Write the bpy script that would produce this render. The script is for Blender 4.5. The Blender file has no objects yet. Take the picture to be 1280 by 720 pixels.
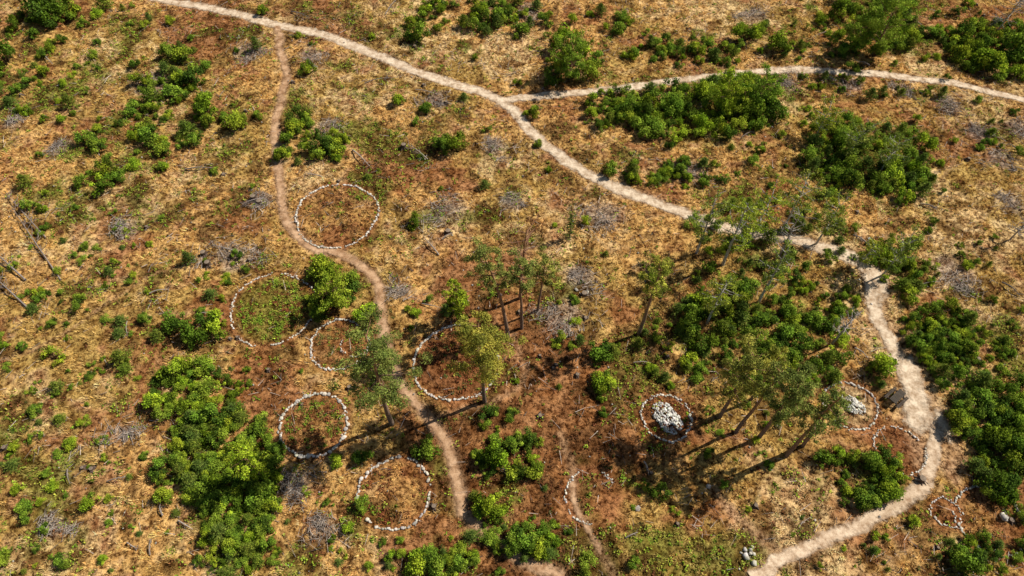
import bpy, math, random
import numpy as np
rng=np.random.default_rng(7); random.seed(7)
S=bpy.context.scene
S.view_settings.view_transform='Standard'
try: S.view_settings.look='None'
except Exception: pass
S.view_settings.exposure=0
# ---------------------------------------------------------------- camera
H=57.0; P=math.radians(56); F=850.0
cd=bpy.data.cameras.new('camera'); cam=bpy.data.objects.new('camera',cd)
S.collection.objects.link(cam); S.camera=cam
cam.location=(0,0,H); cam.rotation_euler=(math.radians(90)-P,0,0)
cd.sensor_width=36; cd.lens=36*F/1280; cd.clip_end=6000; cd.clip_start=0.5
# ground survey: aerial-photo coordinates -> ground position in metres
def g(u,v):
    xc=(u-640)/F; yc=(360-v)/F
    dy=math.cos(P)+yc*math.sin(P); dz=-math.sin(P)+yc*math.cos(P)
    t=H/(-dz); return (xc*t, dy*t)
def ppm(v):
    a=math.atan((360-v)/F); th=P-a
    return F*math.sin(th)/(H*math.cos(a))
# ---------------------------------------------------------------- noise
TABS={}
def vnoise(x,y,seed=0):
    if seed not in TABS: TABS[seed]=np.random.default_rng(seed+100).random((256,256))
    tab=TABS[seed]
    xi=np.floor(x).astype(int); yi=np.floor(y).astype(int)
    fx=x-xi; fy=y-yi; fx=fx*fx*(3-2*fx); fy=fy*fy*(3-2*fy)
    xi&=255; yi&=255; x2=(xi+1)&255; y2=(yi+1)&255
    a=tab[xi,yi]; b=tab[x2,yi]; c=tab[xi,y2]; d=tab[x2,y2]
    return (a*(1-fx)+b*fx)*(1-fy)+(c*(1-fx)+d*fx)*fy
def fbm(x,y,s,o=4,seed=0):
    x=np.asarray(x,float)/s; y=np.asarray(y,float)/s; t=0; w=0; a=1.
    for i in range(o):
        t=t+a*vnoise(x+17.3*i,y-9.1*i,seed+i); w+=a; a*=.55; x=x*2.03; y=y*2.03
    return t/w
def ss(a,b,x):
    t=np.clip((x-a)/(b-a),0,1); return t*t*(3-2*t)
# ---------------------------------------------------------------- data
PATHS=[
 ('A',[(170,-14),(205,0),(250,8),(295,16),(340,30),(400,43),(450,62),(510,87),(570,105),(625,124),(652,152),(690,188),(730,216),(780,238),(830,256),(875,276),(925,290),(985,298),(1035,312),(1072,327),(1088,350),(1094,385),(1108,420),(1124,460),(1146,500),(1165,530),(1188,560),(1200,582)],1.5),
 ('B',[(625,124),(700,120),(760,112),(840,103),(900,95),(970,87),(1040,87),(1110,93),(1180,102),(1240,115),(1300,129)],1.25),
 ('C',[(343,32),(351,60),(357,100),(348,150),(349,200),(352,250),(362,280),(385,304),(430,318),(460,340),(476,370),(478,410),(488,450),(508,490),(538,527),(562,565),(572,610),(592,655),(640,688),(705,722)],1.15),
 ('D',[(1150,500),(1168,545),(1158,598),(1126,630),(1080,655),(1030,674),(980,697),(940,726)],1.1),
 ('E',[(898,618),(920,645),(942,668),(968,694)],.9),
 ('G',[(985,294),(1020,306),(1060,316),(1095,345),(1102,370),(1094,400)],1.5),
 ('H',[(1108,415),(1130,455),(1142,495),(1150,540),(1160,575)],2.3),
 ('I',[(700,545),(712,580),(716,620),(735,660),(760,700),(775,730)],.72),
 ('M',[(1150,480),(1172,520),(1190,560),(1188,590)],1.5),
 ('J',[(1196,125),(1197,160),(1190,205),(1150,250)],.5),
 ('K',[(640,420),(655,465),(620,500),(540,527)],.6),
 ('L',[(0,450),(60,430),(130,385),(200,340),(290,330)],.5),
]
def crom(pts,step=.3):
    P_=np.array([g(*p) for p in pts]); P_=np.vstack([2*P_[0]-P_[1],P_,2*P_[-1]-P_[-2]])
    out=[]
    for i in range(1,len(P_)-2):
        n=max(2,int(np.linalg.norm(P_[i+1]-P_[i])/step)); t=np.linspace(0,1,n,endpoint=False)[:,None]
        a,b,c,d=P_[i-1],P_[i],P_[i+1],P_[i+2]
        out.append(.5*((2*b)+(-a+c)*t+(2*a-5*b+4*c-d)*t*t+(-a+3*b-3*c+d)*t**3))
    out.append(P_[-2][None]); c=np.vstack(out)
    c=c+np.stack([fbm(c[:,0],c[:,1],4,3,31)-.5,fbm(c[:,0],c[:,1],4,3,41)-.5],1)*.9
    return c
CURV=[(n,crom(p),w) for n,p,w in PATHS]
def path_mask(x,y):
    x=np.asarray(x,float); y=np.asarray(y,float); m=np.zeros(x.shape)
    for n,c,w in CURV:
        k=1. if w>.8 else .6
        cs=c[::2]
        for j in range(0,len(cs),14):
            seg=cs[j:j+15]; lo=seg.min(0)-w; hi=seg.max(0)+w
            idx=np.nonzero((x>lo[0])&(x<hi[0])&(y>lo[1])&(y<hi[1]))[0]
            if len(idx)==0: continue
            d=np.full(len(idx),1e9); xx=x[idx];yy=y[idx]
            for q in seg: np.minimum(d,(xx-q[0])**2+(yy-q[1])**2,out=d)
            m[idx]=np.maximum(m[idx],k*(1-ss(w*.25,w*.85,np.sqrt(d))))
    return m
RINGS=[(421,268,51,.0,.23,.15,0),(341,385,53,.20,.19,0,1),(424,430,36,.03,.22,0,2),(570,453,53,.0,.25,.2,3),(392,531,42,.0,.31,.1,2),
 (493,616,45,.0,.27,.5,0),(833,522,31,.0,.2,0,3),(1063,507,32,.02,.21,0,4),(1124,563,31,.22,.16,0,3),(740,622,34,.3,.18,0,0),
 (1182,641,18,.03,.17,0,3),(1237,650,42,.18,.22,0,0),(443,430,17,.3,.16,0,0)]
RW=[]
for (u,v,r,gap,sz,md,kind) in RINGS:
    x,y=g(u,v); RW.append((x,y,r/ppm(v),gap,sz,md,kind))
def terr(x,y):
    x=np.asarray(x,float);y=np.asarray(y,float)
    fade=np.exp(-((x/150)**2+((y-45)/120)**2))
    z=1.0*(fbm(x,y,22,3,5)-.5)*fade
    for (cx,cy,r,_,_,md,_) in RW:
        if md: z=z+md*(1-ss(0,r,np.hypot(x-cx,y-cy)))
    return z
def rimmask(x,y,w=.45):
    m=np.zeros(np.shape(x))
    for (cx,cy,r,*_) in RW: m=np.maximum(m,np.exp(-((np.hypot(x-cx,y-cy)-r)/w)**2))
    return m
def inring(x,y):
    m=np.zeros(np.shape(x))
    for (cx,cy,r,_,_,_,k) in RW:
        if k in(2,3,4): m=np.maximum(m,(np.hypot(x-cx,y-cy)<r*.95)*.75)
    return m
def terf(x,y):
    x=np.asarray(x,float);y=np.asarray(y,float)
    return terr(x,y)+(.6*(fbm(x,y,1.5,4,90)-.5)+.03)*(1-rimmask(x,y,.6))
def T(x,y): return float(terf(np.array([x]),np.array([y]))[0])
SOIL=[(620,600,80,.9),(690,470,80,.8),(560,560,60,.9),(330,470,50,.9),(700,540,80,.8),(640,700,90,.8),(830,250,50,.6),(400,640,50,.7),(570,455,50,1.),(1050,690,60,.3),(640,420,60,.9),(720,610,60,.9),(270,40,60,.8),(240,15,50,.8),(340,270,60,.6),(840,520,60,.8),(1110,540,70,.6),(1250,640,60,.6),(560,230,60,.5),(400,15,60,.8),(1200,20,70,.6),(780,400,60,.6),(760,560,60,.9),(320,390,45,.8),(340,500,50,.8),(560,340,50,.7),(870,640,50,.6),(425,290,28,.8),(560,150,50,.5),(800,180,50,.5),(480,200,40,.5),(100,30,50,.4),(950,230,60,.5),(1150,180,60,.3),(150,320,50,.4),(200,430,50,.5)]
GRN=[(75,110,60,.8),(840,675,75,1.),(1210,430,55,.8),(340,365,28,.9),(390,520,28,.7),(420,120,60,.8),(60,590,80,.5),(130,200,80,.5),(460,170,50,.7),(170,60,60,.5),(250,560,90,.5),(900,130,100,.6),(1080,190,70,.6),(960,400,90,.5),(70,440,80,.4),(1100,580,50,.4),(660,650,40,.5),(1120,20,90,.5),(60,320,60,.4),(340,690,80,.5),(560,60,60,.3)]
PALE=[(1140,470,45,.8),(1160,530,35,.8),(1090,360,25,.7),(1000,620,70,.8),(1200,260,80,.7),(900,25,80,.5),(650,70,80,.4),(850,190,60,.3),(500,60,80,.5),(60,520,90,.3),(370,30,50,.4),(1000,700,60,.6),(190,260,90,.4),(1060,505,18,.7),(1170,320,60,.6),(1230,110,80,.6),(640,300,90,.5),(760,250,60,.4),(620,190,50,.5),(1220,170,60,.6),(1030,305,35,.8),(740,310,50,.4)]
BRUSH=[(190,105,26),(20,155,16),(310,65,20),(545,125,16),(560,262,25),(755,270,26),(290,322,28),(865,215,24),(1190,338,30),(1250,200,20),(1065,105,16),(1125,110,16),(620,183,16),(985,105,20),(660,18,22),(700,395,30),(640,255,16),(1265,255,20),(725,345,20),(1225,165,18),(410,160,16),(160,290,18),(75,185,16),(1270,160,18),(370,605,24),(400,660,20),(500,360,14),(945,20,20),(330,250,14),(155,540,14),(70,660,16),(390,70,18),(1185,130,18)]
def zone(L,x,y):
    m=np.zeros(np.shape(x))
    for (u,v,r,s) in L:
        cx,cy=g(u,v); R=r/ppm(v); m=m+s*np.exp(-((x-cx)**2+(y-cy)**2)/(R*R)*1.1)
    return m
C_STRAW=np.array([.74,.455,.165]); C_SOIL=np.array([.38,.165,.07]); C_GRN=np.array([.18,.21,.035]); C_PALE=np.array([.82,.61,.33]); C_DARK=np.array([.11,.052,.022]); C_OLV=np.array([.44,.32,.09]); C_GREY=np.array([.42,.335,.275])
def fields(x,y):
    s=zone(SOIL,x,y); gr=zone(GRN,x,y); p=zone(PALE,x,y)
    n1=fbm(x,y,6,5,11); n2=fbm(x,y,3.2,5,23); n3=fbm(x,y,1.5,4,37); n4=fbm(x,y,11,4,51)
    soil=ss(.47,.62,n1*.55+n3*.45+.22*s-.06)
    grn=ss(.59,.78,n2+.26*gr)
    pale=ss(.52,.67,n4*.4+n3*.6+.24*p)
    dark=ss(.53,.65,n2*.4+(1-n3)*.6+.06*s)*.95
    olv=ss(.42,.60,fbm(x,y,8,4,77)+.15*gr)
    return soil,grn,pale,dark,olv
BZ=[(u,v,r,1.) for (u,v,r) in BRUSH]
def mixc(c,t,m): return c*(1-m[...,None])+t*m[...,None]
def basecol(x,y,FL=None):
    soil,grn,pale,dark,olv=FL if FL is not None else fields(x,y)
    c=np.ones(np.shape(x)+(3,))*C_STRAW
    c=mixc(c,C_OLV,olv*.65); c=mixc(c,C_PALE,pale*.7); c=mixc(c,C_SOIL,soil*.85); c=mixc(c,C_GRN,grn*.75); c=mixc(c,C_DARK,dark*.75)
    bz=zone(BZ,x,y); c=mixc(c,C_GREY*(.55+.9*fbm(x,y,.8,3,44))[...,None],ss(.35,.8,bz*.6+.5*fbm(x,y,1.6,3,45))*np.clip(bz*2,0,1)*.7)
    for (cx,cy,r,_,_,_,k) in RW:
        d=np.hypot(x-cx,y-cy); m=(1-ss(r*.85,r*1.02,d))
        tgt={0:C_SOIL*1.2,1:C_GRN*.9+C_SOIL*.3,2:C_SOIL*.7+C_OLV*.2,3:C_SOIL*.75,4:C_PALE*.8}[k]
        c=mixc(c,tgt,m*np.clip((.5 if k else .05)+.6*fbm(x,y,1.5,3,61),0,1))
        rim=np.exp(-((d-r)/.5)**2); c=mixc(c,C_SOIL*1.1,rim*.7)
    return c
# ---------------------------------------------------------------- helpers
def nodes(name):
    m=bpy.data.materials.new(name); m.use_nodes=True; nt=m.node_tree; nt.nodes.clear(); return m,nt
def N(nt,t,**k):
    n=nt.nodes.new(t)
    for a,b in k.items(): setattr(n,a,b)
    return n
def mesh_np(name,verts,faces,col=None,smooth=False,mat=None,extra=None):
    me=bpy.data.meshes.new(name); verts=np.asarray(verts,np.float32); faces=np.asarray(faces,np.int32)
    nf,k=faces.shape
    me.vertices.add(len(verts)); me.vertices.foreach_set('co',verts.ravel())
    me.loops.add(nf*k); me.loops.foreach_set('vertex_index',faces.ravel())
    me.polygons.add(nf); me.polygons.foreach_set('loop_start',np.arange(0,nf*k,k,dtype=np.int32))
    try: me.polygons.foreach_set('loop_total',np.full(nf,k,np.int32))
    except Exception: pass
    if col is not None:
        a=me.attributes.new('Col','FLOAT_COLOR','POINT')
        c4=np.ones((len(verts),4),np.float32); c4[:,:3]=col; a.data.foreach_set('color',c4.ravel())
    if extra is not None:
        for nm,ar in extra.items():
            a=me.attributes.new(nm,'FLOAT','POINT'); a.data.foreach_set('value',np.asarray(ar,np.float32))
    me.update(calc_edges=True)
    me.polygons.foreach_set('use_smooth',np.full(nf,bool(smooth)))
    if mat: me.materials.append(mat)
    return me
def obj(name,me,loc=(0,0,0),parent=None):
    o=bpy.data.objects.new(name,me); S.collection.objects.link(o); o.location=loc
    if parent: o.parent=parent
    return o
def merge(parts):
    V=[];Fc=[];C=[];o=0
    for v,f,c in parts:
        V.append(v);Fc.append(f+o);C.append(c);o+=len(v)
    return np.vstack(V),np.vstack(Fc),np.vstack(C)
# ---------------------------------------------------------------- materials
def ramp(nt,p0,c0,p1,c1):
    r=N(nt,'ShaderNodeValToRGB'); e=r.color_ramp; e.elements[0].position=p0; e.elements[0].color=(*c0,1); e.elements[1].position=p1; e.elements[1].color=(*c1,1); return r
def mat_ground():
    m,nt=nodes('dry_heath_ground'); L=nt.links
    out=N(nt,'ShaderNodeOutputMaterial'); b=N(nt,'ShaderNodeBsdfDiffuse')
    at=N(nt,'ShaderNodeAttribute',attribute_name='Col'); tc=N(nt,'ShaderNodeNewGeometry')
    n1=N(nt,'ShaderNodeTexNoise'); n1.inputs['Scale'].default_value=2.4; n1.inputs['Detail'].default_value=5; n1.inputs['Roughness'].default_value=.8
    n2=N(nt,'ShaderNodeTexNoise'); n2.inputs['Scale'].default_value=.8; n2.inputs['Detail'].default_value=4; n2.inputs['Roughness'].default_value=.7
    for n in(n1,n2): L.new(tc.outputs['Position'],n.inputs['Vector'])
    r1=ramp(nt,.41,(.18,.13,.10),.57,(1.3,1.28,1.25)); r2=ramp(nt,.38,(.58,.48,.40),.62,(1.15,1.15,1.15))
    L.new(n1.outputs['Fac'],r1.inputs[0]); L.new(n2.outputs['Fac'],r2.inputs[0])
    m1=N(nt,'ShaderNodeMix',data_type='RGBA',blend_type='MULTIPLY'); m2=N(nt,'ShaderNodeMix',data_type='RGBA',blend_type='MULTIPLY')
    m1.inputs[0].default_value=1; m2.inputs[0].default_value=1
    L.new(at.outputs['Color'],m1.inputs[6]); L.new(r1.outputs[0],m1.inputs[7]); L.new(m1.outputs[2],m2.inputs[6]); L.new(r2.outputs[0],m2.inputs[7])
    L.new(m2.outputs[2],b.inputs['Color'])
    bp=N(nt,'ShaderNodeBump'); bp.inputs['Strength'].default_value=.9; bp.inputs['Distance'].default_value=.3
    L.new(n1.outputs['Fac'],bp.inputs['Height']); L.new(bp.outputs[0],b.inputs['Normal']); L.new(b.outputs[0],out.inputs[0]); return m
def mat_path():
    m,nt=nodes('sandy_path'); L=nt.links
    out=N(nt,'ShaderNodeOutputMaterial'); b=N(nt,'ShaderNodeBsdfDiffuse'); tr=N(nt,'ShaderNodeBsdfTransparent'); mx=N(nt,'ShaderNodeMixShader')
    tc=N(nt,'ShaderNodeNewGeometry'); at=N(nt,'ShaderNodeAttribute',attribute_name='edge'); ac=N(nt,'ShaderNodeAttribute',attribute_name='Col')
    n1=N(nt,'ShaderNodeTexNoise'); n1.inputs['Scale'].default_value=1.1; n1.inputs['Detail'].default_value=7; n1.inputs['Roughness'].default_value=.78
    L.new(tc.outputs['Position'],n1.inputs['Vector'])
    r=ramp(nt,.36,(.5,.40,.32),.6,(1.12,1.12,1.12))
    L.new(n1.outputs['Fac'],r.inputs[0])
    mm=N(nt,'ShaderNodeMix',data_type='RGBA',blend_type='MULTIPLY'); mm.inputs[0].default_value=1
    L.new(ac.outputs['Color'],mm.inputs[6]); L.new(r.outputs[0],mm.inputs[7]); L.new(mm.outputs[2],b.inputs['Color'])
    ad=N(nt,'ShaderNodeMath',operation='MULTIPLY_ADD'); L.new(at.outputs['Fac'],ad.inputs[2])
    n2=N(nt,'ShaderNodeTexNoise'); n2.inputs['Scale'].default_value=1.0; n2.inputs['Detail'].default_value=7; n2.inputs['Roughness'].default_value=.8
    L.new(tc.outputs['Position'],n2.inputs['Vector']); L.new(n2.outputs['Fac'],ad.inputs[0]); ad.inputs[1].default_value=2.2
    mr=N(nt,'ShaderNodeMapRange'); mr.inputs['From Min'].default_value=1.42; mr.inputs['From Max'].default_value=1.9; L.new(ad.outputs[0],mr.inputs['Value'])
    L.new(mr.outputs[0],mx.inputs[0]); L.new(tr.outputs[0],mx.inputs[1]); L.new(b.outputs[0],mx.inputs[2])
    bp=N(nt,'ShaderNodeBump'); bp.inputs['Strength'].default_value=.5; bp.inputs['Distance'].default_value=.1
    L.new(n1.outputs['Fac'],bp.inputs['Height']); L.new(bp.outputs[0],b.inputs['Normal'])
    L.new(mx.outputs[0],out.inputs[0]); return m
def mat_attr(name,trans=.0,rnd=.0,noise=0.):
    m,nt=nodes(name); L=nt.links
    out=N(nt,'ShaderNodeOutputMaterial'); b=N(nt,'ShaderNodeBsdfDiffuse'); at=N(nt,'ShaderNodeAttribute',attribute_name='Col')
    c=at.outputs['Color']
    if rnd>0:
        oi=N(nt,'ShaderNodeObjectInfo'); r=N(nt,'ShaderNodeValToRGB'); e=r.color_ramp
        e.elements[0].position=0; e.elements[0].color=(.7,.8,.8,1); e.elements[1].position=1; e.elements[1].color=(1.25,1.25,.75,1)
        k=e.elements.new(.45); k.color=(.95,.95,1.,1); k=e.elements.new(.75); k.color=(1.35,1.12,.8,1)
        L.new(oi.outputs['Random'],r.inputs[0]); mm=N(nt,'ShaderNodeMix',data_type='RGBA',blend_type='MULTIPLY'); mm.inputs[0].default_value=rnd
        L.new(c,mm.inputs[6]); L.new(r.outputs[0],mm.inputs[7]); c=mm.outputs[2]
    if noise>0:
        tc=N(nt,'ShaderNodeTexCoord'); n1=N(nt,'ShaderNodeTexNoise'); n1.inputs['Scale'].default_value=5; n1.inputs['Detail'].default_value=4
        L.new(tc.outputs['Object'],n1.inputs['Vector']); r=ramp(nt,.35,(1-noise,1-noise,1-noise),.65,(1.1,1.1,1.1))
        L.new(n1.outputs['Fac'],r.inputs[0]); mm=N(nt,'ShaderNodeMix',data_type='RGBA',blend_type='MULTIPLY'); mm.inputs[0].default_value=1
        L.new(c,mm.inputs[6]); L.new(r.outputs[0],mm.inputs[7]); c=mm.outputs[2]
    L.new(c,b.inputs['Color'])
    if trans>0:
        t=N(nt,'ShaderNodeBsdfTranslucent'); L.new(c,t.inputs['Color']); mx=N(nt,'ShaderNodeMixShader'); mx.inputs[0].default_value=trans
        L.new(b.outputs[0],mx.inputs[1]); L.new(t.outputs[0],mx.inputs[2]); L.new(mx.outputs[0],out.inputs[0])
    else: L.new(b.outputs[0],out.inputs[0])
    return m
M_G=mat_ground(); M_P=mat_path(); M_LEAF=mat_attr('leaf_foliage',.2,.8); M_GRASS=mat_attr('grass_blades',0.); M_BARK=mat_attr('bark',0,0,.4); M_STONE=mat_attr('pale_stone',0,0,.3); M_WOOD=mat_attr('dead_wood',0,0,.3)
# ---------------------------------------------------------------- ground
xin=np.arange(-92,92.01,.25); yin=np.arange(2,106.01,.25)
ext=np.array([1,3,7,15,30,60,120,300,700,1800.])
xs=np.concatenate([-92-ext[::-1],xin,92+ext]); ys=np.concatenate([2-ext[::-1],yin,106+ext])
X,Y=np.meshgrid(xs,ys); x=X.ravel(); y=Y.ravel()
pm=path_mask(x,y)
inner=((np.abs(x)<92)&(y>2)&(y<106)).astype(float)
tb=terr(x,y); z=tb+inner*(1-pm)*(terf(x,y)-tb)-.07*pm
col=basecol(x,y); col=mixc(col,np.array([.56,.36,.21]),np.clip(pm*1.3,0,1)*.7)
nx,ny=len(xs),len(ys); idx=np.arange(nx*ny).reshape(ny,nx)
fc=np.stack([idx[:-1,:-1],idx[:-1,1:],idx[1:,1:],idx[1:,:-1]],-1).reshape(-1,4)
obj('ground',mesh_np('ground',np.stack([x,y,z],1),fc,col,True,M_G))
for k,(n,c,w) in enumerate(CURV):
    if w<.65: continue
    tg=np.gradient(c,axis=0); tg/=np.linalg.norm(tg,axis=1)[:,None]; nr=np.stack([-tg[:,1],tg[:,0]],1)
    ac=np.linspace(-1,1,11); hw=w*(.5+.6*fbm(c[:,0],c[:,1],2.5,4,70+k))
    pts=c[:,None,:]+nr[:,None,:]*(ac[None,:,None]*hw[:,None,None])
    px=pts[...,0].ravel();py=pts[...,1].ravel(); pz=terr(px,py)+.012+.005*k
    edge=np.tile(1.0-1.15*np.abs(ac)**1.6,(len(c),1))
    s=np.arange(len(c))*.3; tail=np.ones(len(c))
    if n in 'AEHIGM': tail=ss(0,4,s[::-1])
    if n=='D': tail=ss(0,4,s)
    if n in 'EIGHM': tail=np.minimum(tail,ss(0,4,s))
    edge=(edge-(1-tail[:,None])*1.2).ravel()
    if n in 'EI': edge=edge-.3
    if n=='M': edge=edge-.15
    if n=='C': edge=edge-.15
    base=np.array([.80,.65,.48]) if n in 'ABGHM' else (np.array([.76,.59,.42]) if n=='D' else np.array([.62,.40,.24]))
    ii=np.arange(len(c)*11).reshape(-1,11); f=np.stack([ii[:-1,:-1],ii[:-1,1:],ii[1:,1:],ii[1:,:-1]],-1).reshape(-1,4)
    obj('dirt_path',mesh_np('dirt_path',np.stack([px,py,pz],1),f,np.tile(base,(len(px),1)),True,M_P,{'edge':edge}))
# ---------------------------------------------------------------- grass
def infr(x,y,mg=6):
    d=y*math.cos(P)+H*math.sin(P); v=(y*math.sin(P)-H*math.cos(P))/d
    return (np.abs(x)<d*.753+mg)&(v<.4235+.03)&(y>9-mg)
def blades(px,py,pz,B,hgt,wid,colr,lean=(.0,.0),spread=.12,vary=.25):
    n=len(px); N_=n*B
    X0=np.repeat(px,B)+rng.normal(0,spread,N_)*np.repeat(hgt,B)*2; Y0=np.repeat(py,B)+rng.normal(0,spread,N_)*np.repeat(hgt,B)*2; Z0=np.repeat(pz,B)
    a=rng.random(N_)*6.283; hh=np.repeat(hgt,B)*rng.uniform(.6,1.2,N_); out=rng.uniform(.25,.95,N_)*hh
    wx=-np.sin(a)*wid*.5; wy=np.cos(a)*wid*.5
    tx=X0+np.cos(a)*out+lean[0]*hh; ty=Y0+np.sin(a)*out+lean[1]*hh; tz=Z0+hh*.8
    V=np.empty((N_,3,3)); V[:,0]=np.stack([X0-wx,Y0-wy,Z0-.03],1); V[:,1]=np.stack([X0+wx,Y0+wy,Z0-.03],1); V[:,2]=np.stack([tx,ty,tz],1)
    C=np.repeat(colr,B,0)*(1+rng.uniform(-vary,vary,(N_,1))); C=np.repeat(C,3,0)
    return V.reshape(-1,3),np.arange(N_*3).reshape(-1,3),C
n=130000
gx=rng.uniform(-88,88,n); gy=rng.uniform(6,102,n); k=infr(gx,gy,4); gx=gx[k];gy=gy[k]
FL=fields(gx,gy); soil,grn,pale,dark,olv=FL; pmk=path_mask(gx,gy)
cl=fbm(gx,gy,.9,3,200)
k=(rng.random(len(gx))<ss(.42,.58,cl)*(1-.85*soil)*(1-.8*dark)*(1-inring(gx,gy)))&(pmk<.2+.5*rng.random(len(gx))**3)&(rimmask(gx,gy,.35)<.5)
gx=gx[k];gy=gy[k]; bc=basecol(gx,gy,[q[k] for q in FL])
lum=rng.uniform(.8,1.4,len(gx))[:,None]; warm=rng.normal(0,.05,(len(gx),1)); gc=bc*lum*np.concatenate([1+warm,np.ones_like(warm),1-2*warm],1)
gc=np.minimum(gc*.95+C_STRAW*.18*lum,.88)
hg=rng.uniform(.14,.36,len(gx))+.16*ss(.5,.7,cl[k])
obj('dry_grass',mesh_np('dry_grass',*blades(gx,gy,terf(gx,gy),7,hg,.065,gc,(-.15,-.1)),False,M_GRASS))
# ---------------------------------------------------------------- leaf clouds
def leafquads(c,size,colr,up=.3,nb=None,asp=1.):
    n=len(c); nr=rng.normal(0,1,(n,3)); nr[:,2]=np.abs(nr[:,2])+up
    if nb is not None: nr=nr*.75+nb*1.2
    nr/=np.linalg.norm(nr,axis=1)[:,None]+1e-9
    r=rng.normal(0,1,(n,3)); t=np.cross(nr,r); t/=np.linalg.norm(t,axis=1)[:,None]+1e-9; b=np.cross(nr,t)
    s=(size*rng.uniform(.6,1.4,n))[:,None]; bs=s*rng.uniform(.45,.8,n)[:,None]*asp
    V=np.empty((n,4,3)); V[:,0]=c-t*s; V[:,1]=c-b*bs+nr*s*.15; V[:,2]=c+t*s; V[:,3]=c+b*bs+nr*s*.15
    return V.reshape(-1,3),np.arange(n*4).reshape(-1,4),np.repeat(colr,4,0)
def tube(pts,rad,colr,sides=6):
    pts=np.array(pts,float); n=len(pts); tg=np.gradient(pts,axis=0); tg/=np.linalg.norm(tg,axis=1)[:,None]+1e-9
    ref=np.array([0.31,.2,.1]) if abs(tg[0,2])>.7 else np.array([0,0,1.])
    a=np.cross(tg,ref[None]); a/=np.linalg.norm(a,axis=1)[:,None]+1e-9; b=np.cross(tg,a)
    q=np.arange(sides)*6.2832/sides; rad=np.asarray(rad,float)
    V=pts[:,None]+rad[:,None,None]*(a[:,None]*np.cos(q)[None,:,None]+b[:,None]*np.sin(q)[None,:,None])
    ii=np.arange(n*sides).reshape(n,sides); jj=np.roll(ii,-1,1)
    Fc=np.stack([ii[:-1],jj[:-1],jj[1:],ii[1:]],-1).reshape(-1,4)
    c=np.asarray(colr,float); C=np.repeat(c.reshape(n,3) if c.ndim==2 else np.tile(c,(n,1)),sides,0)
    return V.reshape(-1,3),Fc,C
def sticks(p0,p1,r,colr):
    n=len(p0); d=p1-p0; d/=np.linalg.norm(d,axis=1)[:,None]+1e-9; a=np.cross(d,rng.normal(0,1,(n,3))); a/=np.linalg.norm(a,axis=1)[:,None]+1e-9; b=np.cross(d,a)
    V=np.empty((n,6,3))
    for s in range(3):
        q=2.0944*s; o=(a*math.cos(q)+b*math.sin(q))*r[:,None]; V[:,s]=p0+o; V[:,3+s]=p1+o*.4
    base=(np.arange(n)*6)[:,None,None]; f=np.array([[0,1,4,3],[1,2,5,4],[2,0,3,5]])[None]+base
    return V.reshape(-1,3),f.reshape(-1,4),np.repeat(colr,6,0)
G1=np.array([.19,.30,.03]); G2=np.array([.32,.43,.045]); G3=np.array([.085,.145,.02])
def bush_mesh(seed,cols,airy=1.,dens=1.):
    r=np.random.default_rng(seed); parts=[]; nb=r.integers(9,18)
    ax=r.uniform(.7,1.15)
    for i in range(nb):
        a=r.random()*6.283; d=math.sqrt(r.random())*.85; cr=r.uniform(.18,.38)*(1.15-.35*d)
        cen=np.array([math.cos(a)*d*ax,math.sin(a)*d/ax,max(.12,(.85-.6*d*d)*r.uniform(.45,1.2))])
        m=int(165*dens*(cr/.3)**2)
        u=r.normal(0,1,(m,3)); u[:,2]=np.abs(u[:,2])*1.1-.25; u/=np.linalg.norm(u,axis=1)[:,None]
        pos=cen+u*cr*r.uniform(.4,1.3*airy,(m,1))*np.array([1,1,1.1]); pos[:,2]=np.maximum(pos[:,2],.02)
        c0=cols[r.integers(len(cols))]*r.uniform(.65,1.35)
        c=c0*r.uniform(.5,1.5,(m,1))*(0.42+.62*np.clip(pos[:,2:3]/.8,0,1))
        parts.append(leafquads(pos,.064,c,.2,u*.6,.9))
        parts.append(tube([[0,0,0],cen*.6,cen],[.03,.02,.01],np.array([.09,.06,.04]),4))
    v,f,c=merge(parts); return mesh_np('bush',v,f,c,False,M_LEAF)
def conifer_mesh(seed,cols):
    r=np.random.default_rng(seed); parts=[tube([[0,0,0],[.02,0,1.],[0,.02,2.1]],[.06,.04,.01],np.array([.2,.13,.08]),5)]
    ht=r.uniform(1.6,2.2)
    for i in range(50):
        s=(i+r.random())/50; a=i*2.4; L=(1.-s)**.8*1.0*r.uniform(.6,1.15)+.1; z0=.1+s*ht*.92
        e=np.array([math.cos(a)*L,math.sin(a)*L,z0+L*.35]); p=np.array([0,0,z0]); parts.append(tube([p,e],[.018,.006],np.array([.18,.12,.08]),3))
        m=int(20+46*L); f=r.uniform(.25,1.1,(m,1)); pos=p+(e-p)*f+r.normal(0,.075,(m,3))
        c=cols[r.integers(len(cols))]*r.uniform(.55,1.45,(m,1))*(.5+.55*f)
        parts.append(leafquads(pos,.075,c,.2,None,.6))
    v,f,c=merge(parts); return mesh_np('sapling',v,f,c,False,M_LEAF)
BV=[bush_mesh(300+i,[G1,G2,G3],1.,1.) for i in range(8)]
BB=[bush_mesh(320+i,[G2,G2*1.15,G1],1.1,.9) for i in range(6)]
BD=[bush_mesh(340+i,[G3,G1*.8,G1],1.,1.1) for i in range(6)]
BC=[conifer_mesh(360+i,[np.array([.19,.28,.05]),np.array([.13,.20,.035]),np.array([.29,.37,.07])]) for i in range(6)]
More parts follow.
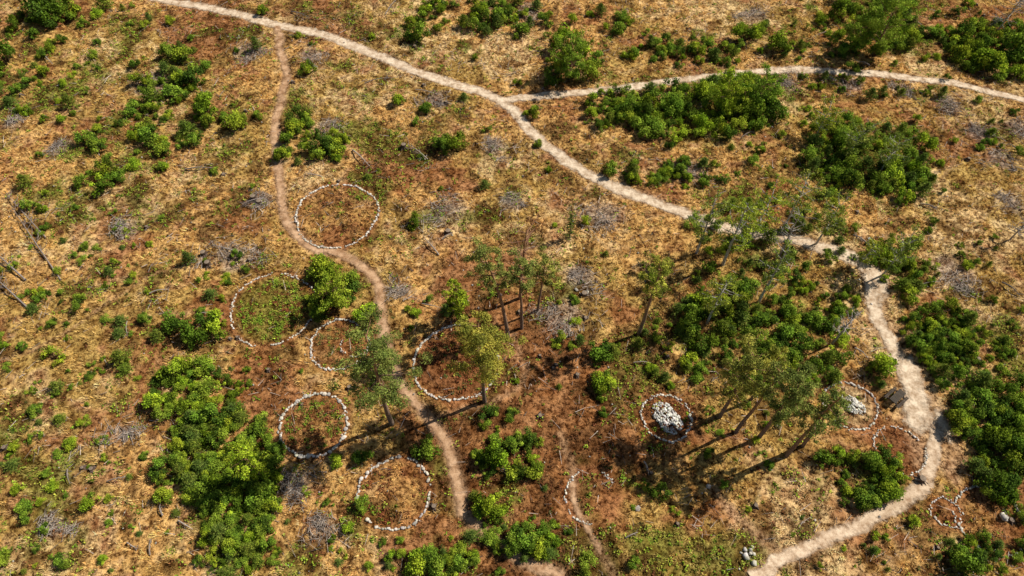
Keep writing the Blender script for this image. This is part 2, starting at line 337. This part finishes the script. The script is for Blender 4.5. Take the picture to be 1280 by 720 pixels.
def bush(u,v,r,kind=None):
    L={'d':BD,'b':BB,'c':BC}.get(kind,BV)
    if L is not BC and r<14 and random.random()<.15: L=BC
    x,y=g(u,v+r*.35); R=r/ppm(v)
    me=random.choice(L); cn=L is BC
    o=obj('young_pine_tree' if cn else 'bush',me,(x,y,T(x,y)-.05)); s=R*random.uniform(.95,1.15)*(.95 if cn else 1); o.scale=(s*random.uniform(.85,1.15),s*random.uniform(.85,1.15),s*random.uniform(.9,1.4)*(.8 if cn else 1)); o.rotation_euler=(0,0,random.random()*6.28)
for t in [(52,15,22,'d'),(72,22,22,'d'),(88,12,16),(10,75,17,'d'),(230,68,16),(227,96,14),(242,98,16),(262,142,20,'d'),(220,118,14),(135,8,11),(192,122,12),(298,155,17,'b'),(235,165,10),(170,128,8),(112,176,14),(126,182,14),(190,172,14),(205,178,10),(135,213,15),(132,232,14),(150,222,10),(385,88,12),(377,148,17),(372,163,13),(390,192,14),(408,187,17),(425,184,12),(552,183,14,'d'),(567,180,14,'d'),(525,46,16),(513,30,8),(600,12,14),(550,8,10),(645,38,14,'d'),(625,22,13),(580,30,9),(700,82,20),(712,62,22,'b'),(735,90,18,'b'),(690,98,14,'d'),(745,75,10),(980,60,18,'d'),(930,46,16),(1205,55,16),(1230,78,18),(1262,62,20),(870,62,10),(848,66,10),(1272,92,12),(788,70,8),(668,142,9),(672,180,6),(580,122,7),(500,130,8),(330,15,8),(322,60,8),
 (850,212,9),(878,205,10),(765,212,12),(790,222,10),(830,215,10),(1085,318,12),(1105,322,16),(1128,326,12),(1135,368,14),(1142,358,10),(1165,275,8),(570,375,16,'d'),(558,388,10),(520,275,10,'d'),(520,388,8),
 (400,335,18),(418,345,18,'b'),(432,360,20),(410,368,18),(395,378,13),(440,348,13),(460,390,15),(405,388,14,'d'),(230,402,18,'d'),(250,412,20,'d'),(270,405,16),(240,425,12,'d'),(70,445,15,'b'),(105,380,10),(156,448,12),(160,462,10),(40,260,10),(50,365,8),(200,420,10),(265,368,9),
 (118,627,14,'b'),(35,630,14),(80,700,10),(10,692,12,'b'),(60,660,8),(38,645,9),(455,570,14,'d'),(420,575,10),(535,557,18),(612,518,14),(640,520,9),(622,567,19,'d'),(642,552,14),(657,548,15),(657,584,19),(600,575,12),(612,628,19),(605,638,15),(625,640,12),(655,672,18),(672,682,16),(640,680,13),(688,672,12),(520,700,16),(545,704,16),(575,697,12),(590,668,10),(735,702,14,'b'),(455,625,11,'b'),(452,637,8,'b'),(825,613,12,'d'),(805,608,7),(668,588,10),
 (750,432,17,'d'),(765,438,12,'d'),(752,475,17),(697,422,10),(725,425,9),(715,432,7),(880,430,18,'d'),(862,450,14),(905,408,16,'d'),(895,385,18),(875,378,17),(862,392,14),(1045,440,17),(1030,448,12),(1000,430,18),(988,445,15),(972,452,16),(975,418,16),(960,435,14),(1100,457,19),(990,345,12),(1045,392,10),(930,358,14),(925,398,12),(1015,400,12),(1040,400,9),(1010,460,14),(1040,470,12),(1035,462,9),
 (1020,573,14,'d'),(1045,566,13),(1085,575,15,'b'),(1098,582,14),(1110,602,17),(1080,620,15),(1100,618,13),(1062,610,10),(1245,550,22,'d'),(1262,572,20),(1243,600,20,'d'),(1262,545,16),(1205,690,20,'d'),(1195,698,14),(1275,640,12),(1218,500,18),(1240,515,18),(1258,528,15),(1200,508,12),(1270,505,16),(965,475,10),(790,215,9)]:
    bush(*t)
def cluster(cu,cv,ru,rv,n,a,b,kind=None,sp=.64):
    pts=[]; tries=0
    while len(pts)<n and tries<4000:
        tries+=1; q=random.random()*6.283; d=math.sqrt(random.random()); u=cu+math.cos(q)*d*ru; v=cv+math.sin(q)*d*rv; r=random.uniform(a,b)
        if all((u-p[0])**2+((v-p[1])*1.2)**2>(sp*(r+p[2]))**2 for p in pts): pts.append((u,v,r))
    for p in pts: bush(p[0],p[1],p[2],random.choice(kind) if kind else None)
cluster(870,140,104,33,46,8,17,['b','n','b','b','d'],.6); cluster(925,118,48,22,18,9,17,['b','b','n'],.58); cluster(780,135,45,24,18,5,13)
cluster(1085,195,78,46,46,6,16,['n','b','b','n','c']); cluster(1035,170,40,32,18,5,14,['b','n']); cluster(1130,225,34,24,14,6,15)
cluster(240,500,57,44,32,8,18,['d','n','n','b']); cluster(285,565,64,56,44,8,19,['n','n','d','b']); cluster(300,640,48,45,26,7,17,['n','b','n']); cluster(325,600,26,32,11,9,18)
cluster(230,590,38,42,14,6,15); cluster(1170,410,45,32,34,4,12); cluster(1200,440,66,44,50,4,13); cluster(1240,520,50,48,30,6,17)
cluster(1245,580,35,40,12,8,17,['d','n']); cluster(1235,690,45,26,12,6,13,['n','b'])
cluster(975,435,78,52,34,5,14,['d','n','b','c']); cluster(900,390,55,50,18,5,14,['d','n','c']); cluster(955,300,100,54,38,5,13,['n','b','d','c']); cluster(1090,30,64,44,26,7,16)
cluster(1240,60,54,34,24,6,16,['d','n']); cluster(600,20,90,22,28,5,13); cluster(860,65,70,18,22,4,10); cluster(650,670,52,28,20,5,13,['b','n']); cluster(215,130,50,64,34,4,13); cluster(850,215,80,18,22,4,10)
cluster(540,700,60,16,14,6,13,['b','n']); cluster(300,690,60,26,20,5,13,['b','n']); cluster(1130,110,120,14,10,4,8); cluster(70,30,50,30,10,7,13,['d']); cluster(1180,40,80,40,20,5,13); cluster(850,440,60,50,14,4,10,['n','c']); cluster(1090,590,42,36,16,5,13)
cluster(390,180,45,30,14,4,10); cluster(1020,390,60,40,20,4,11); cluster(640,560,50,40,12,4,11); cluster(760,40,80,35,16,4,10,['b','n']); cluster(1110,330,50,30,14,5,11); cluster(60,100,60,60,16,4,10); cluster(1020,80,60,30,12,4,9); cluster(40,570,60,60,14,4,10,['b','n'])
for _ in range(950):
    rr_=random.random(); u=random.uniform(0,1280) if rr_<.62 else (random.uniform(0,330) if rr_<.88 else random.uniform(900,1280)); v=random.uniform(5,715)
    x_,y_=g(u,v)
    if fbm(np.array([x_]),np.array([y_]),5,2,950)[0]>random.uniform(.32,.6) and path_mask(np.array([x_]),np.array([y_]))[0]<.05 and min(math.hypot(x_-r[0],y_-r[1])-r[2] for r in RW)>.8: bush(u,v,random.uniform(3,7.5)*random.uniform(.8,1.3),random.choice(['b','n','d','b']))
def lowplants(name,n,dens_fn,cols,hr,ls,per,mat):
    px=rng.uniform(-88,88,n); py=rng.uniform(6,102,n); k=infr(px,py,4); px=px[k];py=py[k]
    k=(rng.random(len(px))<dens_fn(px,py))&(path_mask(px,py)<.2)&(rimmask(px,py,.35)<.6); px=px[k];py=py[k]; n=len(px)
    R=rng.uniform(*hr,n); c0=np.array(cols)[rng.integers(0,len(cols),n)]*rng.uniform(.7,1.3,(n,1))
    m=n*per; u=rng.normal(0,1,(m,3)); u[:,2]=np.abs(u[:,2]); u/=np.linalg.norm(u,axis=1)[:,None]
    RR=np.repeat(R,per)[:,None]; pos=u*RR*rng.uniform(.3,1.1,(m,1))*np.array([1,1,.75])
    pos[:,0]+=np.repeat(px,per); pos[:,1]+=np.repeat(py,per); pos[:,2]+=np.repeat(terf(px,py),per)
    c=np.repeat(c0,per,0)*rng.uniform(.6,1.4,(m,1))
    obj(name,mesh_np(name,*leafquads(pos,ls,c,.4),False,mat))
lowplants('low_green_plants',60000,lambda a,b: .03+.65*ss(.57,.74,fbm(a,b,3.2,5,23)+.26*zone(GRN,a,b))+.3*ss(.55,.72,fbm(a,b,1.6,3,400))*(.5+.5*(a<-10)),[G2,G1,[.30,.35,.05],[.38,.39,.06]],(.15,.5),.085,12,M_GRASS)
lowplants('heather',65000,lambda a,b: .03+.5*ss(.50,.64,fbm(a,b,3.2,5,23)*.4+(1-fbm(a,b,1.5,4,37))*.6+.06*zone(SOIL,a,b)),[[.22,.085,.04],[.14,.065,.03],[.29,.125,.05],[.11,.11,.03]],(.14,.42),.08,10,M_GRASS)
def ringfill(name,cx,cy,r,n,cols,R=(.15,.4)):
    a=rng.random(n)*6.283; d=np.sqrt(rng.random(n))*r*.82; px=cx+np.cos(a)*d; py=cy+np.sin(a)*d; per=26
    k=fbm(px,py,1.4,3,500)>.42; px=px[k];py=py[k];n=len(px)
    c0=np.array(cols)[rng.integers(0,len(cols),n)]*rng.uniform(.7,1.3,(n,1)); m=n*per; u=rng.normal(0,1,(m,3)); u[:,2]=np.abs(u[:,2]); u/=np.linalg.norm(u,axis=1)[:,None]
    pos=u*np.repeat(rng.uniform(*R,n),per)[:,None]*rng.uniform(.3,1.1,(m,1))*np.array([1,1,.7]); pos[:,0]+=np.repeat(px,per); pos[:,1]+=np.repeat(py,per); pos[:,2]+=np.repeat(terf(px,py),per)
    obj(name,mesh_np(name,*leafquads(pos,.07,np.repeat(c0,per,0)*rng.uniform(.6,1.4,(m,1)),.4),False,M_GRASS))
RD=[[.28,.10,.04],[.22,.08,.035],[.32,.14,.05]]
ringfill('heather_patch',*RW[1][:3],190,[G1*1.1,G2,[.27,.22,.05],[.26,.09,.04]]); ringfill('heather_patch',*RW[3][:3],190,RD+[[.12,.15,.04]]); ringfill('heather_patch',*RW[4][:3],130,[G1,[.22,.21,.05],[.28,.11,.045],[.28,.11,.045]]); ringfill('heather_patch',*RW[2][:3],80,[[.24,.22,.06],[.28,.12,.05]])
ringfill('heather_patch',*RW[6][:3],40,RD); ringfill('heather_patch',*RW[8][:3],30,RD); ringfill('heather_patch',*RW[0][:3],45,RD); ringfill('heather_patch',*RW[5][:3],30,RD)
# ---------------------------------------------------------------- stones
import bmesh
def ico(sub):
    bm=bmesh.new(); bmesh.ops.create_icosphere(bm,subdivisions=sub,radius=1); bm.verts.ensure_lookup_table()
    V=np.array([v.co[:] for v in bm.verts]); F_=np.array([[v.index for v in f.verts] for f in bm.faces]); bm.free(); return V,F_
ICO={2:ico(2),1:ico(1)}
def stones(pos,size,base=(.72,.67,.59),long=None,sub=2):
    n=len(pos); V=[];C=[]; IV,IF=ICO[sub]
    for i in range(n):
        s=size[i]; w=IV+.35*(vnoise(IV[:,0]*1.3+i*3.7,IV[:,1]*1.3+IV[:,2]*1.7+i*1.9,3)[:,None]-.5)*IV*2
        w=np.sign(w)*np.abs(w)**.8; q=rng.random()*6.283; sc=rng.uniform(.7,1.25,3)*s; sc[2]*=.65
        if long is not None: q=long[i]+rng.normal(0,.3); sc[0]=s*rng.uniform(.9,1.5)
        w=w*sc
        V.append(np.stack([w[:,0]*math.cos(q)-w[:,1]*math.sin(q),w[:,0]*math.sin(q)+w[:,1]*math.cos(q),w[:,2]],1)+pos[i])
        C.append(np.tile(np.array(base)*rng.uniform(.6,1.15)*np.array([1,rng.uniform(.95,1.02),rng.uniform(.88,1.03)]),(len(IV),1)))
    F_=(IF[None]+(np.arange(n)*len(IV))[:,None,None]).reshape(-1,3); return np.vstack(V),F_,np.minimum(np.vstack(C),.85)
for i,(cx,cy,r,gap,sz,md,kd) in enumerate(RW):
    a=0.; pos=[];siz=[];lg=[]
    ph=random.random()*50
    while a<6.283:
        s=sz*random.uniform(.5,1.2); a+=(s*1.1)/r*random.uniform(.85,1.2)
        if fbm(np.array([a*2+ph]),np.array([ph]),1.,2,600)[0]<.2+gap*.9 or random.random()<.03+gap*.3: continue
        rr=r*(1+.022*math.sin(3*a+i)+.012*math.sin(5*a))+random.gauss(0,.06); X_=cx+math.cos(a)*rr; Y_=cy+math.sin(a)*rr
        pos.append((X_,Y_,T(X_,Y_)+s*.2)); siz.append(s*.5); lg.append(a+1.57)
    obj('stone_circle',mesh_np('stone_circle',*stones(pos,siz,long=lg),True,M_STONE))
def heap(name,u,v,r,n,s,base=(.74,.71,.65),hgt=.2):
    cx,cy=g(u,v); pos=[];siz=[]
    for i in range(n):
        a=random.random()*6.283; d=math.sqrt(random.random())*r*(1+.25*math.sin(2*a+u)); X_=cx+math.cos(a)*d; Y_=cy+math.sin(a)*d
        pos.append((X_,Y_,T(X_,Y_)+.05+hgt*(1-d/r))); siz.append(s*random.uniform(.4,1.3))
    obj(name,mesh_np(name,*stones(pos,siz,base,sub=1),True,M_STONE))
heap('stone_heap',833,523,1.3,360,.11,(.8,.78,.72)); heap('stone_heap',1065,507,.95,260,.1,(.82,.78,.71)); heap('stone_heap',938,690,.7,12,.17,(.66,.62,.56),.05); heap('stone_heap',1252,648,.35,7,.2)
for (u,v,s) in [(797,636,.22),(942,705,.2),(930,687,.17),(1085,300,.22),(733,365,.25),(720,362,.2),(885,608,.2),(1275,560,.3)]:
    x_,y_=g(u,v); obj('boulder',mesh_np('boulder',*stones([(0,0,s*.3)],[s],(.6,.56,.5)),True,M_STONE),(x_,y_,T(x_,y_)))
px=rng.uniform(-80,80,5000); py=rng.uniform(8,96,5000); k=infr(px,py,3)&(rng.random(5000)<.15+.5*ss(.5,.65,fbm(px,py,8,3,710))); px=px[k][:600];py=py[k][:600]
obj('scattered_stones',mesh_np('scattered_stones',*stones(np.stack([px,py,terf(px,py)+.03],1),rng.uniform(.04,.11,len(px)),(.5,.46,.4),sub=1),True,M_STONE))
# ---------------------------------------------------------------- brushwood
GW=np.array([.47,.395,.335])
def brush(cx,cy,r,n,name='brushwood_pile'):
    nl=random.randint(3,6); cs=[(cx+random.gauss(0,.6)*r,cy+random.gauss(0,.5)*r,random.uniform(0,3.14),random.uniform(.3,.7)*r) for _ in range(nl)]
    X_=[];Y_=[];Q=[];L=[]
    for i in range(n):
        c=random.choice(cs); X_.append(random.gauss(c[0],c[3]*.7)); Y_.append(random.gauss(c[1],c[3]*.6)); Q.append(random.gauss(c[2],.7)); L.append(random.uniform(.2,.9) if random.random()<.9 else random.uniform(.9,2.))
    x_,y_,q,L=map(np.array,(X_,Y_,Q,L)); tz=terf(x_,y_); zz=tz+.04+rng.random(n)*.22; dz=rng.normal(0,.07,n)
    p0=np.stack([x_-np.cos(q)*L/2,y_-np.sin(q)*L/2,np.maximum(zz-dz,tz+.02)],1); p1=np.stack([x_+np.cos(q)*L/2,y_+np.sin(q)*L/2,zz+dz],1)
    c=GW*rng.uniform(.35,1.4,(n,1))
    obj(name,mesh_np(name,*sticks(p0,p1,rng.uniform(.012,.04,n),c),False,M_WOOD))
for (u,v,r) in BRUSH:
    x_,y_=g(u,v); brush(x_,y_,r/ppm(v),int(50+r*7))
px=rng.uniform(-85,85,34000); py=rng.uniform(8,100,34000); k=infr(px,py,3)&(rng.random(34000)<.08+.6*ss(.55,.7,fbm(px,py,4,3,810))+.4*np.clip(zone(PALE,px,py),0,1)*ss(.5,.6,fbm(px,py,2,2,820)))&(path_mask(px,py)<.2); px=px[k];py=py[k]; n=len(px)
q=rng.random(n)*6.283; L=rng.uniform(.25,1.3,n); zz=terf(px,py)+.12
obj('scattered_brushwood',mesh_np('scattered_brushwood',*sticks(np.stack([px,py,zz],1),np.stack([px+np.cos(q)*L,py+np.sin(q)*L,zz+rng.normal(.05,.08,n)],1),rng.uniform(.012,.035,n),GW*rng.uniform(.5,1.5,(n,1))),False,M_WOOD))
def stump(u,v,r=.3,h=.45):
    x_,y_=g(u,v); parts=[tube([[0,0,-.1],[0,0,.1],[.02,0,h]],[r*1.4,r,r*.9],np.array([.13,.09,.07]),9)]
    for i in range(5):
        a=i*1.26+random.random(); parts.append(tube([[math.cos(a)*r*.7,math.sin(a)*r*.7,.12],[math.cos(a)*r*2.2,math.sin(a)*r*2.2,-.03]],[.1,.03],np.array([.14,.1,.08]),5))
    v_,f,c=merge(parts); a=np.arange(9)*6.283/9
    cap=np.stack([.02+np.cos(a)*r*.9,np.sin(a)*r*.9,np.full(9,h)],1); cc=np.vstack([[.02,0,h+.01],cap]); ff=np.array([[0,i+1,(i+1)%9+1] for i in range(9)])
    o=obj('tree_stump',mesh_np('tree_stump',v_,f,c,False,M_WOOD),(x_,y_,T(x_,y_)))
    obj('cut_face',mesh_np('cut_face',cc,ff,np.tile([.30,.23,.17],(10,1)),False,M_WOOD),(0,0,.005),o)
for _ in range(60):
    u=random.uniform(0,1280);v=random.uniform(0,715); x_,y_=g(u,v)
    if path_mask(np.array([x_]),np.array([y_]))[0]<.05: stump(u,v,random.uniform(.12,.22),random.uniform(.15,.35))
for (u,v) in [(325,255),(505,185),(260,330),(560,290),(255,318),(318,250),(1150,600),(730,368)]: stump(u,v,.3,.5)
# ---------------------------------------------------------------- trees
def topheight(u,v,vt):
    yb=g(u,v)[1]; yt=g(u,vt)[1]; return H*(1-yb/yt)
BK=np.array([.24,.18,.14]); BKO=np.array([.48,.27,.14]); BKB=np.array([.58,.55,.5])
def tree(name,u,v,vt,w,kind,lean=(0,0),seed=0,full=1.):
    r=np.random.default_rng(seed+900); x_,y_=g(u,v); h=topheight(u,v,vt); cr=w/2/ppm((v+vt)/2)*(1-.35*h/H)*.80
    wood=[]; leaf=[]; npt=9; t=np.linspace(0,1,npt)
    wob=np.stack([np.cumsum(r.normal(0,.06,npt)),np.cumsum(r.normal(0,.06,npt))],1); wob-=wob[0]
    tp=np.stack([lean[0]*t**1.3+wob[:,0]*h*.05,lean[1]*t**1.3+wob[:,1]*h*.05,t*h*.96-.1],1)
    r0=.012*h+.04; rad=r0*(1-t*.8)
    if kind=='birch': cols=np.tile(BKB,(npt,1))
    elif kind=='dead': cols=np.tile(np.array([.5,.44,.39]),(npt,1))
    elif kind=='deadpine': cols=np.tile(np.array([.46,.25,.15]),(npt,1))
    else: cols=BK*(1-t[:,None])+BKO*t[:,None]
    wood.append(tube(tp,rad,cols,8))
    def on(s):
        i=min(npt-2,int(s*(npt-1))); f=s*(npt-1)-i; return tp[i]*(1-f)+tp[i+1]*f
    if kind in('dead','deadpine'):
        for i in range(34):
            s=r.uniform(.25,.98); p=on(s); a=r.random()*6.283; L=cr*r.uniform(.6,1.3)*(1.2-.5*s); d=np.array([math.cos(a),math.sin(a),r.uniform(-.1,.5)])
            m=p+d*L*.55; e=m+(d+r.normal(0,.3,3))*L*.5; cc=cols[0]*r.uniform(.7,1.2)
            wood.append(tube([p,m,e],[.05,.03,.012],cc,4))
            for _ in range(4):
                q=p+(e-p)*r.uniform(.3,1); wood.append(tube([q,q+(d*.4+r.normal(0,.5,3))*L*.35],[.018,.006],cc,3))
            if kind=='deadpine' and r.random()<.4:
                m_=50; pos=e+r.normal(0,.22,(m_,3)); leaf.append(leafquads(pos,.09,np.array([.42,.19,.07])*r.uniform(.6,1.3,(m_,1))))
    else:
        lo={'pine':.5,'birch':.25,'broad':.12,'fir':.05}[kind]; nl={'pine':20,'birch':20,'broad':28,'fir':30}[kind]
        if full>1: lo=.40; nl=int(nl*1.3)
        if full<1: lo=.62; nl=16
        for i in range(nl):
            s=lo+(1-lo)*((i+r.random()*.7)/nl); s=min(s,.985); rel=(s-lo)/(1-lo)
            if kind=='pine': prof=(.6+.6*math.sin(min(1,rel*1.05)*math.pi*.85))*(1.05-.4*rel)
            elif kind=='fir': prof=1.05-rel
            else: prof=(.5+.65*math.sin(rel*math.pi*.9))
            a=i*2.4+r.normal(0,.5); L=max(.25,cr*prof*r.uniform(.45,1.25)); up=r.uniform(.05,.4) if kind=='pine' else r.uniform(.2,.7)
            if kind=='fir': up=-.05
            p=on(s); d=np.array([math.cos(a),math.sin(a),up]); m=p+d*L*.5; e=p+d*L+np.array([0,0,.1*L])
            wood.append(tube([p,m,e],[r0*.32*(1-.5*rel)+.012,.03,.012],cols[int(s*(npt-1))]*.9,5))
            ncl={'pine':5,'birch':5,'broad':5,'fir':3}[kind]
            for j in range(ncl):
                f=r.uniform(.4,1.05) if j else 1.; cen=p+(e-p)*f+r.normal(0,.18,3)*L*np.array([1,1,.6]); k_=r.uniform(.2,.44)*(cr/2.)**.6*min(full,1.1)
                wood.append(tube([p+(e-p)*f*.85,cen],[.02,.008],cols[-1]*.7,3))
                m_=int({'pine':120,'birch':65,'broad':85,'fir':50}[kind]*(k_/.38)**2)
                uu=r.normal(0,1,(m_,3)); uu/=np.linalg.norm(uu,axis=1)[:,None]; uu[:,2]*=.5 if kind=='pine' else .7
                pos=cen+uu*k_*r.uniform(.25,1.4,(m_,1))**.7
                base={'pine':[np.array([.30,.34,.075]),np.array([.20,.245,.055]),np.array([.42,.44,.10])],'birch':[np.array([.28,.35,.05]),np.array([.20,.28,.04]),np.array([.39,.44,.08])],'broad':[G1,G2,G2*1.1],'fir':[G3*1.3,G1*.9]}[kind]
                c=base[r.integers(len(base))]*r.uniform(.7,1.3)*r.uniform(.55,1.45,(m_,1)); leaf.append(leafquads(pos,{'pine':.08,'birch':.07,'broad':.08,'fir':.07}[kind],c,.3,uu*.5,.7 if kind=='pine' else 1.))
    root=bpy.data.objects.new(name,None); S.collection.objects.link(root); root.location=(x_,y_,T(x_,y_))
    obj('trunk_and_limbs',mesh_np('wood',*merge(wood),True,M_BARK),(0,0,0),root)
    if leaf: obj('crown',mesh_np('crown',*merge(leaf),False,M_LEAF),(0,0,0),root)
TR=[('pine_tree',606,503,404,82,'pine',(.0,0),1.15),('pine_tree',490,530,412,96,'pine',(.3,0),1.05),('pine_tree',635,420,302,52,'pine',(-1.9,0),.98),('pine_tree',652,410,320,46,'pine',(-.2,0),.95),('pine_tree',672,388,318,42,'pine',(.6,0),.95),('dead_pine_tree',650,372,280,62,'deadpine',(.4,0)),('pine_tree',798,418,322,44,'pine',(.3,0),.97),
 ('pine_tree',900,521,436,64,'pine',(-.2,0),1.05),('pine_tree',920,540,458,38,'pine',(.3,0),.95),('pine_tree',948,547,464,54,'pine',(0,0),1.05),('pine_tree',983,570,492,46,'pine',(-.2,0)),('pine_tree',1003,558,492,38,'pine',(-1.,0),.95),('pine_tree',938,500,434,38,'pine',(-.2,0),.95),
 ('birch_tree',903,332,250,52,'birch',(0,0)),('birch_tree',870,318,250,42,'birch',(0,0)),('birch_tree',935,305,238,50,'birch',(0,0)),('birch_tree',980,285,226,46,'birch',(0,0)),('birch_tree',1020,305,252,42,'birch',(0,0)),('birch_tree',948,378,304,42,'birch',(0,0)),('birch_tree',883,405,346,44,'birch',(0,0)),('birch_tree',1102,345,298,42,'birch',(0,0)),('birch_tree',1072,335,304,26,'birch',(0,0)),
 ('broadleaf_tree',1090,68,-2,72,'broad',(0,0)),('broadleaf_tree',1070,62,20,48,'broad',(0,0)),('broadleaf_tree',712,100,55,50,'broad',(0,0)),('young_fir_tree',712,296,264,18,'fir',(0,0)),('dead_tree',1244,42,-6,50,'dead',(.5,0)),('dead_tree',1262,300,262,30,'dead',(0,0)),('dead_tree',975,318,262,40,'dead',(0,0)),('dead_tree',1040,430,385,30,'dead',(0,0)),
 ('broadleaf_tree',330,598,560,40,'broad',(0,0)),('broadleaf_tree',575,398,354,32,'broad',(0,0)),('birch_tree',1060,195,155,44,'birch',(0,0)),('birch_tree',1100,215,172,44,'birch',(0,0)),('birch_tree',1020,170,130,40,'birch',(0,0)),('broadleaf_tree',900,140,98,44,'broad',(0,0)),('broadleaf_tree',945,135,97,42,'broad',(0,0)),('broadleaf_tree',425,383,350,42,'broad',(0,0))]
for i,t in enumerate(TR): tree(*t[:6],t[6],seed=i,full=t[7] if len(t)>7 else 1.)
def fallen(u0,v0,u1,v1,z1=.8,r=.1,tw=36,c=(.30,.25,.22)):
    a=np.array(g(u0,v0)); b=np.array(g(u1,v1)); za=T(*a)+.15; zb=T(*b)+z1; parts=[]
    A=np.array([0,0,za]); B=np.array([b[0]-a[0],b[1]-a[1],zb]); t=np.linspace(0,1,7)[:,None]; pts=A+(B-A)*t; pts[:,2]+=.25*np.sin(t[:,0]*3.1); L=np.linalg.norm(B-A)
    c=np.array(c); parts.append(tube(pts,np.linspace(r,r*.3,7),c,7)); d=(B-A)/L
    for i in range(tw):
        s=random.uniform(.3,1); p=A+(B-A)*s; q=np.array([random.gauss(0,1),random.gauss(0,1),abs(random.gauss(0,.4))]); q=q-d*np.dot(q,d)*.7; q/=np.linalg.norm(q); l=random.uniform(.4,1.3)*min(1,L/5)
        parts.append(tube([p,p+(q+d*.4)*l*.6,p+(q*.9+d*.8)*l],[.03,.018,.007],c*random.uniform(.7,1.2),3))
    obj('fallen_tree',mesh_np('fallen_tree',*merge(parts),True,M_WOOD),(a[0],a[1],0))
for t in [(78,352,18,262,.4,.08),(36,386,-8,345,.5),(34,352,-10,312,.4),(60,300,10,245,.3,.07),(330,250,305,258,.3),(1143,600,1157,604,.1,.1,8),(1085,308,1065,296,.3),(1150,255,1170,262,.2),(460,395,470,380,.2,.07)]: fallen(*t)
for _ in range(60):
    u=random.uniform(0,1280);v=random.uniform(5,700); a=random.uniform(0,6.28); l=random.uniform(15,38); u1=u+math.cos(a)*l; v1=v+math.sin(a)*l*.8; X1=np.array([g(u,v)[0],g(u1,v1)[0],g((u+u1)/2,(v+v1)/2)[0]]); Y1=np.array([g(u,v)[1],g(u1,v1)[1],g((u+u1)/2,(v+v1)/2)[1]])
    if path_mask(X1,Y1).max()<.05 and rimmask(X1,Y1,1.).max()<.2 and inring(X1,Y1).max()<.1: fallen(u,v,u1,v1,.15,random.uniform(.05,.09),random.randint(6,16),GW*random.uniform(.5,1.1))
# ---------------------------------------------------------------- picnic table
def box(name,sx,sy,sz,loc,parent,rot=(0,0,0),c=(.10,.08,.065)):
    bm=bmesh.new(); bmesh.ops.create_cube(bm,size=1)
    for v in bm.verts: v.co.x*=sx; v.co.y*=sy; v.co.z*=sz
    bmesh.ops.bevel(bm,geom=bm.edges[:],offset=.008,segments=1,affect='EDGES')
    me=bpy.data.meshes.new(name); bm.to_mesh(me); bm.free(); a=me.attributes.new('Col','FLOAT_COLOR','POINT')
    for d in a.data: d.color=(*c,1)
    me.materials.append(M_WOOD); o=obj(name,me,loc,parent); o.rotation_euler=rot; return o
x_,y_=g(1117,500); pt=bpy.data.objects.new('picnic_table',None); S.collection.objects.link(pt); pt.location=(x_,y_,T(x_,y_)+.03); pt.rotation_euler=(0,0,math.radians(38)); pt.scale=(.85,.85,.85)
for i in range(5): box('tabletop_plank',1.9,.14,.045,(0,-.31+.155*i,.76),pt,c=(.10,.085,.07))
for sy in(-1,1):
    for j in(0,1): box('seat_plank',1.9,.14,.045,(0,sy*(.66+.155*j),.45),pt,c=(.10,.08,.065))
for sx in(-.65,.65):
    box('crossbeam',.08,1.62,.09,(sx,0,.38),pt); box('top_batten',.08,.72,.08,(sx,0,.695),pt)
    for sy in(-1,1): box('leg',.085,.09,.92,(sx+.085,sy*.42,.38),pt,(sy*math.radians(30),0,0))
# ---------------------------------------------------------------- light
sunv=np.array([11,4.7,0.]); sunv/=np.linalg.norm(sunv); el=math.radians(47)
d=np.array([sunv[0]*math.cos(el),sunv[1]*math.cos(el),math.sin(el)])
from mathutils import Vector
sl=bpy.data.lights.new('sun','SUN'); sl.energy=5; sl.angle=math.radians(.5); sl.color=(1,.94,.83); so=bpy.data.objects.new('sun',sl); S.collection.objects.link(so)
so.rotation_euler=Vector(d).to_track_quat('Z','Y').to_euler(); so.location=(40,20,60)
w=bpy.data.worlds.new('World'); S.world=w; w.use_nodes=True; nt=w.node_tree; bg=nt.nodes['Background']; sk=nt.nodes.new('ShaderNodeTexSky'); sk.sky_type='NISHITA'; sk.sun_disc=False; sk.sun_elevation=el; sk.sun_rotation=math.atan2(d[0],d[1])
nt.links.new(sk.outputs[0],bg.inputs[0]); bg.inputs[1].default_value=.05
print('DONE')
